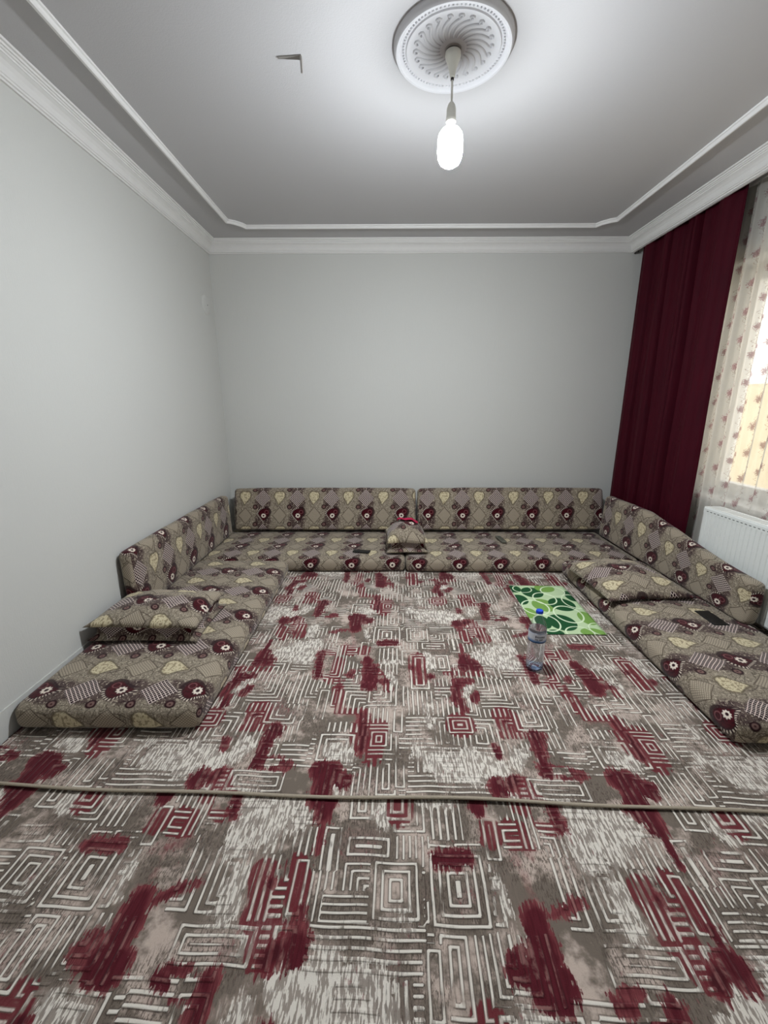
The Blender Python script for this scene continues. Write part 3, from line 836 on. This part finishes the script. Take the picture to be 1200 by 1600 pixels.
# pink cloth lying over the top of the domed pillow
vs, fs = [], []
n1, n2 = 16, 10
for j in range(n2 + 1):
    for i in range(n1 + 1):
        a, b_ = -1 + 2 * i / n1, -1 + 2 * j / n2
        x, y = a * 0.085, b_ * 0.055
        dome = 0.118 * (1 - abs((x + 0.02) / 0.1725) ** 2.6) * (1 - min(1, abs((y + 0.05) / 0.18)) ** 2.6)
        z = 0.108 + dome + 0.011 + 0.012 * noise.noise(Vector((x * 25, y * 25, 2))) + 0.006 * math.sin(x * 70)
        vs.append((x, y, z))
for j in range(n2):
    for i in range(n1): fs.append((j * (n1 + 1) + i, j * (n1 + 1) + i + 1, (j + 1) * (n1 + 1) + i + 1, (j + 1) * (n1 + 1) + i))
o = mesh_obj('folded_cloth', vs, fs, M_PINK, None, True)
o.location = (0.180, 3.425, mt + 0.002)
md = o.modifiers.new('solid', 'SOLIDIFY'); md.thickness = 0.006; md.offset = 1
tag(o, 'small crumpled pink red cloth on top of the domed pillow', 'cloth')

# ------------------------------------------------------------------ ceiling rose
RX, RY, RR = 0.262, 2.040, 0.232
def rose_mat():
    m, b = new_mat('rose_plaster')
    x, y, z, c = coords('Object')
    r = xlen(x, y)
    soot_shade = smooth(r * -1.0 + (nz(c, 9.0, 3) - 0.5) * 0.03, -0.125, -0.03)  # sooty stain and the bulb socket's shadow, both painted into the centre colour
    setp(b, cmix(soot_shade * 0.85, lin(212, 212, 215), lin(112, 100, 92)), 0.65, 0.25)
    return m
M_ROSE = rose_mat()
rose = empty('ceiling_rose', (RX, RY, H))
tag(rose, 'round white plaster ceiling rose with swirled leaves and sooty centre with painted shade', 'ceiling rose')
prof = [(0.0, -0.020), (0.030, -0.020), (0.034, -0.016), (0.046, -0.016), (0.052, -0.011), (0.10, -0.009), (0.150, -0.010), (0.170, -0.014), (0.176, -0.019), (0.182, -0.019), (0.185, -0.014),
        (0.203, -0.013), (0.206, -0.020), (0.213, -0.026), (0.222, -0.026), (0.228, -0.020), (0.231, -0.010), (0.232, 0.0)]
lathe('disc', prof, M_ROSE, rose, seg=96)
# swirled leaf ridges
NL = 22
leaf_v, leaf_f = [], []
nn, kk = 18, 6
for i in range(nn + 1):
    f_ = i / nn
    if f_ < 0.72:
        g = f_ / 0.72; rad = 0.052 + 0.088 * g; th = 0.55 * g ** 1.6
        px_, py_ = rad * math.cos(th), rad * math.sin(th)
    else:
        g = (f_ - 0.72) / 0.28; c0 = (0.140 * math.cos(0.55), 0.140 * math.sin(0.55))
        # curl
        cc = (c0[0] * 1.04 - 0.010 * math.sin(0.55) * -1, c0[1] * 1.04 - 0.010)
        a = 0.55 + PI * 0.5 - g * 4.2
        px_, py_ = cc[0] + 0.011 * (1 - 0.5 * g) * math.cos(a), cc[1] + 0.011 * (1 - 0.5 * g) * math.sin(a)
    leaf_v.append((px_, py_))
P = leaf_v; leaf_v = []
for i, p in enumerate(P):
    a = P[max(0, i - 1)]; b_ = P[min(nn, i + 1)]
    t_ = Vector((b_[0] - a[0], b_[1] - a[1])).normalized(); n_ = Vector((-t_.y, t_.x))
    f_ = i / nn; wd = (0.0025 + 0.0035 * math.sin(PI * min(1, f_ * 1.1)))
    for k in range(kk + 1):
        an = PI * k / kk
        leaf_v.append((p[0] + n_.x * wd * math.cos(an), p[1] + n_.y * wd * math.cos(an), -0.008 - math.sin(an) * (0.006 + 0.004 * f_)))
for i in range(nn):
    for k in range(kk): leaf_f.append((i * (kk + 1) + k, i * (kk + 1) + k + 1, (i + 1) * (kk + 1) + k + 1, (i + 1) * (kk + 1) + k))
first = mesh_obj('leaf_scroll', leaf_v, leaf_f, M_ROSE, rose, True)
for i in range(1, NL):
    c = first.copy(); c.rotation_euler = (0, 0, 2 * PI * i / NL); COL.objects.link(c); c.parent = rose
# beaded ring: far too small to tell apart singly
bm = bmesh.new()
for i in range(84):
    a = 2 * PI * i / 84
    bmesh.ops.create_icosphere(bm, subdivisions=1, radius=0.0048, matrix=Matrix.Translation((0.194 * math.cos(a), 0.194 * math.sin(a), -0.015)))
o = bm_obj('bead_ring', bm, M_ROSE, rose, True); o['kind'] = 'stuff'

# ------------------------------------------------------------------ pendant lamp
lamp = empty('pendant_lamp', (RX, RY - 0.004, H - 0.02))
tag(lamp, 'lit frosted bulb hanging on a short white cord from the ceiling rose', 'lamp')
LZ = H - 0.02
lathe('ceiling_cup', [(0.0, 2.668 - LZ), (0.016, 2.668 - LZ), (0.016, 2.655 - LZ), (0.030, 2.650 - LZ), (0.031, 2.640 - LZ), (0.028, 2.630 - LZ), (0.019, 2.610 - LZ), (0.0125, 2.588 - LZ), (0.010, 2.572 - LZ), (0.006, 2.570 - LZ), (0.0, 2.570 - LZ)], M_LAMPPLASTIC, lamp)
lathe('cord_clamp', [(0.0, 2.570 - LZ), (0.0065, 2.569 - LZ), (0.0065, 2.562 - LZ), (0.0, 2.561 - LZ)], M_DARKMETAL, lamp, seg=16)
lathe('cord', [(0.0, 2.566 - LZ), (0.0042, 2.566 - LZ), (0.0042, 2.478 - LZ), (0.0, 2.478 - LZ)], M_LAMPPLASTIC, lamp, seg=12)
sk = lathe('lamp_socket', [(0.0, 2.492 - LZ), (0.008, 2.490 - LZ), (0.014, 2.482 - LZ), (0.0185, 2.468 - LZ), (0.0190, 2.440 - LZ), (0.0200, 2.438 - LZ), (0.0200, 2.424 - LZ), (0.017, 2.422 - LZ), (0.0, 2.422 - LZ)], M_LAMPPLASTIC, lamp)
lathe('bulb_collar', [(0.0, 2.424 - LZ), (0.0150, 2.423 - LZ), (0.0165, 2.412 - LZ), (0.020, 2.404 - LZ), (0.0, 2.402 - LZ)], M_WHITE, lamp)
lathe('bulb', [(0.0, 2.404 - LZ), (0.0195, 2.403 - LZ), (0.036, 2.397 - LZ), (0.0475, 2.382 - LZ), (0.0515, 2.360 - LZ), (0.0515, 2.325 - LZ), (0.0480, 2.302 - LZ), (0.039, 2.284 - LZ), (0.023, 2.273 - LZ), (0.0, 2.268 - LZ)], M_BULB, lamp, seg=24)

# ------------------------------------------------------------------ ceiling hook
hk = empty('ceiling_hook', (-0.343, 2.090, H))
tag(hk, 'small bent steel hook screwed to the ceiling', 'hook')
bm = bmesh.new(); box(bm, -0.092, 0.004, -0.012, 0.012, -0.005, 0.0, 0.0012)
for v in bm.verts:
    if v.co.x < -0.06: v.co.y *= 0.35
bm_obj('plate', bm, M_STEEL, hk)
lathe('screw_head', [(0.0, -0.0058), (0.004, -0.0055), (0.005, -0.0035), (0.0, -0.0035)], M_STEEL, hk, seg=12, loc=(-0.045, 0, 0))
bm = bmesh.new(); box(bm, -0.002, 0.006, -0.012, 0.012, -0.055, -0.005, 0.0012)
for v in bm.verts:
    if v.co.z < -0.03: v.co.y *= 0.25
bm_obj('tab', bm, M_STEEL, hk)

# ------------------------------------------------------------------ round cover on the left wall
wc = empty('wall_cover', (XL, 3.912, 2.14))
tag(wc, 'small round white cover plate high on the left wall by the corner', 'cover plate')
o = lathe('disc', [(0.0, 0.014), (0.050, 0.013), (0.070, 0.010), (0.080, 0.004), (0.082, 0.0), (0.0, 0.0)], M_WALL, wc, seg=48); o.rotation_euler = (0, PI / 2, 0)
o = lathe('screw', [(0.0, 0.018), (0.005, 0.017), (0.006, 0.013), (0.0, 0.013)], M_STEEL, wc, seg=12); o.rotation_euler = (0, PI / 2, 0)

# ------------------------------------------------------------------ curtains and rail
def cloth_sheet(name, y0, y1, z0, z1, xc, fold, ny, nzr, mat, thick=0.0, seed=0, uvper=1.0):
    ysr = np.linspace(y0, y1, ny); zs = np.linspace(z0, z1, nzr)
    vs, uvv, fs, uv = [], [], [], []
    acc = 0.0; prevx = None; arc = []
    for y in ysr:
        x = fold(y, 0.5)
        if prevx is not None: acc += math.hypot(x - prevx, ysr[1] - ysr[0])
        arc.append(acc); prevx = x
    for z in zs:
        f_ = (z - z0) / (z1 - z0)
        for k, y in enumerate(ysr):
            vs.append((xc + fold(y, f_), y + 0.012 * math.sin(z * 3.0 + y * 9.0 + seed) * (1 - f_), z)); uvv.append((arc[k], z))
    for j in range(nzr - 1):
        for i in range(ny - 1):
            q = (j * ny + i, j * ny + i + 1, (j + 1) * ny + i + 1, (j + 1) * ny + i); fs.append(q)
            for v_ in q: uv.append(uvv[v_])
    o = mesh_obj(name, vs, fs, mat, None, True, uv)
    if thick:
        m_ = o.modifiers.new('solid', 'SOLIDIFY'); m_.thickness = thick; m_.offset = 0
    return o
def red_fold(y, f):
    a = (y - 2.93) / 1.07
    k = 0.75 + 0.25 * f
    d_ = 0.03 * (f - 0.5) * (1 - a)
    x = -0.030 * k + 0.021 * math.sin(a * 2 * PI * 4.1 + 0.4 + 0.5 * math.sin(a * 6) + 0.3 * f)
    for c_, w_, dep in ((0.34, 0.016, 0.12), (0.40, 0.012, 0.07), (0.62, 0.012, 0.09), (0.84, 0.010, 0.06), (0.20, 0.010, 0.022), (0.51, 0.012, 0.02)):
        x += dep * math.exp(-((a - c_ - d_) / w_) ** 2) * (0.75 + 0.25 * math.sin(f * 4 + c_ * 9))
    return min(x, 0.042) + 0.003 * math.sin(a * 2 * PI * 17.0 + 1.3 + f * 2) + 0.006 * noise.noise(Vector((y * 9, f * 2.5, 0)))
cur = cloth_sheet('curtain', 2.945, 4.015, 0.04, H - 0.055, 2.195, red_fold, 560, 40, M_VELVET, 0.003, 1)
tag(cur, 'heavy burgundy velvet curtain hanging in the back right corner', 'curtain')
def sheer_fold(y, f):
    return (0.016 * math.sin(y * 2 * PI / 0.115 + 0.8 * math.sin(y * 5)) + 0.006 * math.sin(y * 2 * PI / 0.047 + f * 1.5)) * (0.8 + 0.2 * f)
she = cloth_sheet('sheer_curtain', 0.65, 3.55, 0.03, H - 0.055, 2.266, sheer_fold, 620, 30, M_SHEER, 0.0, 2)
tag(she, 'translucent cream sheer curtain printed with rose sprigs, over the window', 'curtain')
rail = empty('curtain_rail', (2.22, 1.5, H))
tag(rail, 'double curtain rail tucked behind the cornice with a dark end bracket', 'curtain rail')
for tx in (2.195, 2.268):
    o = boxo('track', (tx - 0.014, tx + 0.014, YF + 0.05, YB - 0.004, H - 0.052, H - 0.0005), M_PVC, rail, 0.002); o.location = -rail.location
o = boxo('end_bracket', (XC + 0.0165, XC + 0.026, YB - 0.06, YB - 0.004, H - 0.108, H - 0.054), M_DARKMETAL, rail, 0.002); o.location = -rail.location

# ------------------------------------------------------------------ panel radiator
rad = empty('panel_radiator', (2.11, 2.0, 0.12))
tag(rad, 'white steel panel radiator under the window behind the back cushion', 'radiator')
ry0, ry1, rz0, rz1, rx0, rx1 = 1.25, 2.655, 0.13, 0.672, 2.068, 2.170
def rp(o): o.location = -rad.location; return o
# front panel with pressed channels
yy, xx = [], []
pit = 0.0335; n = int((ry1 - ry0 - 0.06) / pit)
prof = [(ry0, rx0 + 0.002), (ry0 + 0.03, rx0)]
for i in range(n):
    y = ry0 + 0.035 + i * pit
    prof += [(y, rx0), (y + 0.019, rx0), (y + 0.0225, rx0 + 0.0042), (y + 0.0285, rx0 + 0.0042), (y + 0.032, rx0)]
prof += [(ry1 - 0.012, rx0), (ry1, rx0 + 0.004)]
vs, fs = [], []
for y, x in prof:
    vs += [(x + (0.006), y, rz0), (x, y, rz0 + 0.012), (x, y, rz0 + 0.045), (x, y, rz1 - 0.045), (rx0, y, rz1 - 0.035), (rx0, y, rz1 - 0.008), (rx0 + 0.006, y, rz1)]
for i in range(len(prof) - 1):
    for k in range(6): fs.append((i * 7 + k, i * 7 + k + 1, (i + 1) * 7 + k + 1, (i + 1) * 7 + k))
o = rp(mesh_obj('front_panel', vs, fs, M_WHITE, rad)); md = o.modifiers.new('s', 'SOLIDIFY'); md.thickness = 0.002; md.offset = -1
bm = bmesh.new(); box(bm, rx1 - 0.012, rx1, ry0 + 0.02, ry1 - 0.01, rz0, rz1 - 0.01, 0.003); rp(bm_obj('rear_panel', bm, M_WHITE, rad))
bm = bmesh.new(); box(bm, rx0 + 0.004, rx1 + 0.004, ry1 - 0.002, ry1 + 0.004, rz0 + 0.01, rz1 + 0.002, 0.002); rp(bm_obj('side_cover', bm, M_WHITE, rad))
bm = bmesh.new(); box(bm, rx0 + 0.004, rx1 + 0.004, ry0 - 0.004, ry0 + 0.002, rz0 + 0.01, rz1 + 0.002, 0.002); rp(bm_obj('side_cover', bm, M_WHITE, rad))
bm = bmesh.new(); box(bm, rx0 + 0.005, rx0 + 0.020, ry0, ry1, rz1 - 0.004, rz1 + 0.003, 0.0015); box(bm, rx1 - 0.012, rx1 + 0.002, ry0, ry1, rz1 - 0.004, rz1 + 0.003, 0.0015)
tg_ = rp(bm_obj('top_grille', bm, M_WHITE, rad))
sl = None
for i in range(58):
    y = ry0 + 0.012 + i * 0.024
    if sl is None:
        bm = bmesh.new(); box(bm, rx0 + 0.018, rx1 - 0.010, -0.008, 0.008, rz1 - 0.003, rz1 + 0.002); sl = bm_obj('grille_slat', bm, M_WHITE, tg_); c = sl
    else: c = sl.copy(); COL.objects.link(c); c.parent = tg_
    c.location = (0, y, 0)
sl = None
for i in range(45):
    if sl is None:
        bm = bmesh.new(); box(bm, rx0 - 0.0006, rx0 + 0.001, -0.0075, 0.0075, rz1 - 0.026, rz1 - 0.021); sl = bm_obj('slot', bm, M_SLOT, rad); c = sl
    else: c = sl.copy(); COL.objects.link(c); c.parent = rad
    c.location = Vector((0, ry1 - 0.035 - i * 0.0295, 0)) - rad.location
for y in (1.5, 2.4):
    bm = bmesh.new(); box(bm, rx1, rx1 + 0.03, y - 0.015, y + 0.015, 0.45, 0.50, 0.002); rp(bm_obj('wall_bracket', bm, M_WHITE, rad))
    bm = bmesh.new(); box(bm, rx1 - 0.06, rx1 - 0.03, y - 0.012, y + 0.012, 0.0175, rz0 + 0.01, 0.002); rp(bm_obj('foot', bm, M_WHITE, rad))

# ------------------------------------------------------------------ green mat
def mat_mat():
    m, b = new_mat('green_leaf_print')
    x, y, z, c = coords('UV')               # metres
    col = lin(190, 212, 168)
    wv = nz(c, 300.0, 1)
    base = cmix(wv, lin(178, 202, 156), lin(196, 216, 176))
    out = base
    def ell(cx, cy, a, b_, r): 
        cr, sr = math.cos(r), math.sin(r)
        dx = x - cx; dy = y - cy
        p = (dx * cr + dy * sr) / a; q = (dy * cr - dx * sr) / b_
        return xlen(p, q) - 1.0
    DG, LG, WL, DL = lin(24, 78, 42), lin(120, 160, 78), lin(214, 230, 196), lin(30, 72, 44)
    fills = [(0.135, 0.555, 0.075, 0.085, 0, DG), (0.02, 0.61, 0.05, 0.06, 0, DG), (0.015, 0.44, 0.055, 0.075, 0, DG), (0.245, 0.625, 0.07, 0.065, 0, LG), (0.15, 0.36, 0.075, 0.09, 0, LG),
             (0.275, 0.375, 0.085, 0.095, 0, DG), (0.185, 0.135, 0.085, 0.10, 0, DG), (0.10, 0.01, 0.05, 0.04, 0, DG), (0.36, 0.19, 0.05, 0.085, 0, LG), (0.32, 0.02, 0.07, 0.05, 0, LG), (0.02, 0.25, 0.05, 0.07, 0, LG), (0.385, 0.50, 0.04, 0.08, 0, DG), (0.07, 0.14, 0.045, 0.08, 0, DG)]
    for cx, cy, a, b_, r, f in fills: out = cmix(step(ell(cx, cy, a, b_, r), 0.015), out, f)
    arcs = [(0.08, 0.61, 0.065, 0.06, WL), (0.19, 0.46, 0.075, 0.09, WL), (0.285, 0.575, 0.08, 0.08, WL), (0.085, 0.33, 0.085, 0.10, WL), (0.265, 0.24, 0.085, 0.11, WL), (0.09, 0.13, 0.075, 0.10, WL), (0.245, 0.015, 0.08, 0.07, WL), (0.37, 0.42, 0.07, 0.10, WL), (0.38, 0.06, 0.06, 0.07, WL)]
    for cx, cy, a, b_, f in arcs:
        e = ell(cx, cy, a, b_, 0.0)
        ln = step(xabs(e) - 0.055, 0.02)
        half = smooth(x - cx + (y - cy) * 0.6, -0.02, 0.02)
        out = cmix(ln, out, cmix(half, f, WL)) if True else out
    setp(b, out, 0.6, 0.25)
    bump(b, wv, 0.1, 0.002)
    return m
gw, gl = 0.395, 0.670
n1, n2 = 24, 40; vs, fs, uv = [], [], []
for j in range(n2 + 1):
    for i in range(n1 + 1):
        x, y = gw * i / n1, gl * j / n2
        vs.append((x - gw / 2, y - gl / 2, 0.0006 + 0.0012 * (1 + noise.noise(Vector((x * 6, y * 6, 9)))) ))
for j in range(n2):
    for i in range(n1):
        q = (j * (n1 + 1) + i, j * (n1 + 1) + i + 1, (j + 1) * (n1 + 1) + i + 1, (j + 1) * (n1 + 1) + i); fs.append(q)
        for v_ in q: uv.append((vs[v_][0] + gw / 2, vs[v_][1] + gl / 2))
gm = mesh_obj('floor_mat', vs, fs, mat_mat(), None, True, uv)
gm.location = (1.096, 2.526, 0.0172); gm.rotation_euler = (0, 0, -0.018)
md = gm.modifiers.new('solid', 'SOLIDIFY'); md.thickness = 0.0025; md.offset = 1
tag(gm, 'rectangular mat printed with green leaves and white rings, on the rug', 'mat')

# ------------------------------------------------------------------ water bottle
RUGZ = 0.0172
bt = empty('water_bottle', (0.757, 1.882, RUGZ))
tag(bt, 'large clear plastic water bottle with blue cap standing on the rug', 'bottle')
R0 = 0.043
body = [(0.0, 0.006), (0.020, 0.004), (0.034, 0.0005), (0.040, 0.004), (R0, 0.012), (R0, 0.05), (R0 - 0.001, 0.056), (R0, 0.062), (R0, 0.105), (R0 - 0.0015, 0.111), (R0, 0.117), (R0, 0.155), (R0 - 0.001, 0.160),
        (R0 - 0.001, 0.212), (R0, 0.218), (R0 - 0.001, 0.232), (R0 - 0.006, 0.250), (R0 - 0.016, 0.272), (0.019, 0.290), (0.0145, 0.298), (0.0145, 0.302), (0.0165, 0.303), (0.0165, 0.305), (0.0135, 0.306), (0.0135, 0.312)]
lathe('foot_ring', [(0.0, 0.0085), (0.022, 0.0065), (0.035, 0.003), (0.0405, 0.006), (R0 - 0.0012, 0.014), (R0 - 0.0012, 0.030)], M_PETBASE, bt, seg=40)
lathe('bottle_body', body, M_PET, bt, seg=40, sharp=60)
lathe('water', [(0.0, 0.0105), (0.034, 0.0075), (R0 - 0.0022, 0.016), (R0 - 0.0022, 0.155), (R0 - 0.003, 0.212), (R0 - 0.0025, 0.226), (0.0, 0.226)], M_WATER, bt, seg=40)
cp = lathe('bottle_cap', [(0.0, 0.3215), (0.0150, 0.3213), (0.0165, 0.319), (0.0168, 0.3065), (0.0140, 0.3062)], M_CAP, bt, seg=28)
bm = bmesh.new()
for i in range(28):
    a = 2 * PI * i / 28
    bmesh.ops.create_cube(bm, size=1.0, matrix=Matrix.Rotation(a, 4, 'Z') @ Matrix.Translation((0.0170, 0, 0.3125)) @ Matrix.Diagonal((0.0009, 0.0013, 0.011, 1)))
o = bm_obj('cap_ridges', bm, M_CAP, cp); o['kind'] = 'stuff'
def label_mat():
    m, b = new_mat('bottle_label')
    x, y, z, c = coords('Object')
    t_ = (z - 0.160) / 0.052
    n = nz(vec(x * 40.0, y * 40.0, z * 40.0), 1.0, 2)
    wave = t_ + (n - 0.5) * 0.25
    col = cmix(smooth(wave, 0.12, 0.45), lin(52, 104, 158), lin(206, 212, 222))
    col = cmix(step(t_ - 0.10, 0.03), col, lin(24, 40, 78))
    col = cmix(step(0.97 - t_, 0.02), col, lin(150, 160, 186))
    setp(b, col, 0.35, 0.4)
    return m
lb = lathe('paper_label', [(R0 - 0.0004, 0.160), (R0 + 0.0004, 0.1605), (R0 + 0.0004, 0.2115), (R0 - 0.0004, 0.212)], label_mat(), bt, seg=48)
# lettering wrapped on the label
M_INK = plain('label_ink', (26, 28, 48), 0.5)
def letter_arc(z, h, a0, widths, gap, parent):
    bm = bmesh.new(); a = a0
    for w_ in widths:
        for (dx0, dx1, f0, f1) in ((0, 0.30, 0, 1), (0.30, 1.0, 0.72, 1), (0.70, 1.0, 0, 0.72)) if w_ != 0.085 else ((0, 1.0, 0, 1),):
            q = [(a + w_ * dx0, z + h * f0), (a + w_ * dx1, z + h * f0), (a + w_ * dx1, z + h * f1), (a + w_ * dx0, z + h * f1)]
            bm.faces.new([bm.verts.new(((R0 + 0.0008) * math.cos(t), (R0 + 0.0008) * math.sin(t), zz)) for t, zz in q])
        a += w_ + gap
    return bm_obj('lettering', bm, M_INK, parent)
LA = -PI / 2 - 0.55
letter_arc(0.1885, 0.0130, LA, [0.085], 0.03, lb)
letter_arc(0.1895, 0.0080, LA + 0.15, [0.10] * 7, 0.035, lb)
letter_arc(0.1775, 0.0060, LA - 0.02, [0.09] * 3, 0.03, lb)
letter_arc(0.1770, 0.0070, LA + 0.42, [0.10] * 4, 0.012, lb)

# ------------------------------------------------------------------ phones and remote
def phone(label, loc, rz, w, l, th=0.008):
    e = empty('mobile_phone', loc, rz); tag(e, label, 'phone', 'phones left on the mattresses')
    boxo('phone_body', (-w / 2, w / 2, -l / 2, l / 2, 0, th), M_BLACKPLASTIC, e, 0.003, 3)
    boxo('screen', (-w / 2 + 0.003, w / 2 - 0.003, -l / 2 + 0.004, l / 2 - 0.004, th - 0.0004, th + 0.0004), M_BLACK, e, 0.0003, 1)
    boxo('side_button', (w / 2 - 0.0005, w / 2 + 0.0008, 0.01, 0.03, th * 0.35, th * 0.65), M_BLACKPLASTIC, e)
    return e
phone('black phone lying on the mattress by the radiator, next to its back cushion', (1.838, 2.152, mt + 0.001), -0.02, 0.082, 0.160)
phone('thin black phone lying on the back mattress, left of the domed pillow', (-0.203, 3.252, mt + 0.001), -PI / 2 - 0.22, 0.055, 0.140)
rc = empty('remote_control', (1.018, 3.545, mt + 0.002), 0.12)
tag(rc, 'grey remote control on the back mattress, right of the domed pillow', 'remote control')
boxo('remote_body', (-0.021, 0.021, -0.085, 0.085, 0, 0.018), M_GREYPLASTIC, rc, 0.005, 3)
for i in range(6):
    for j in range(3): boxo('button', (-0.015 + j * 0.0115, -0.008 + j * 0.0115, -0.06 + i * 0.02, -0.05 + i * 0.02, 0.0175, 0.0195), M_BUTTON, rc)
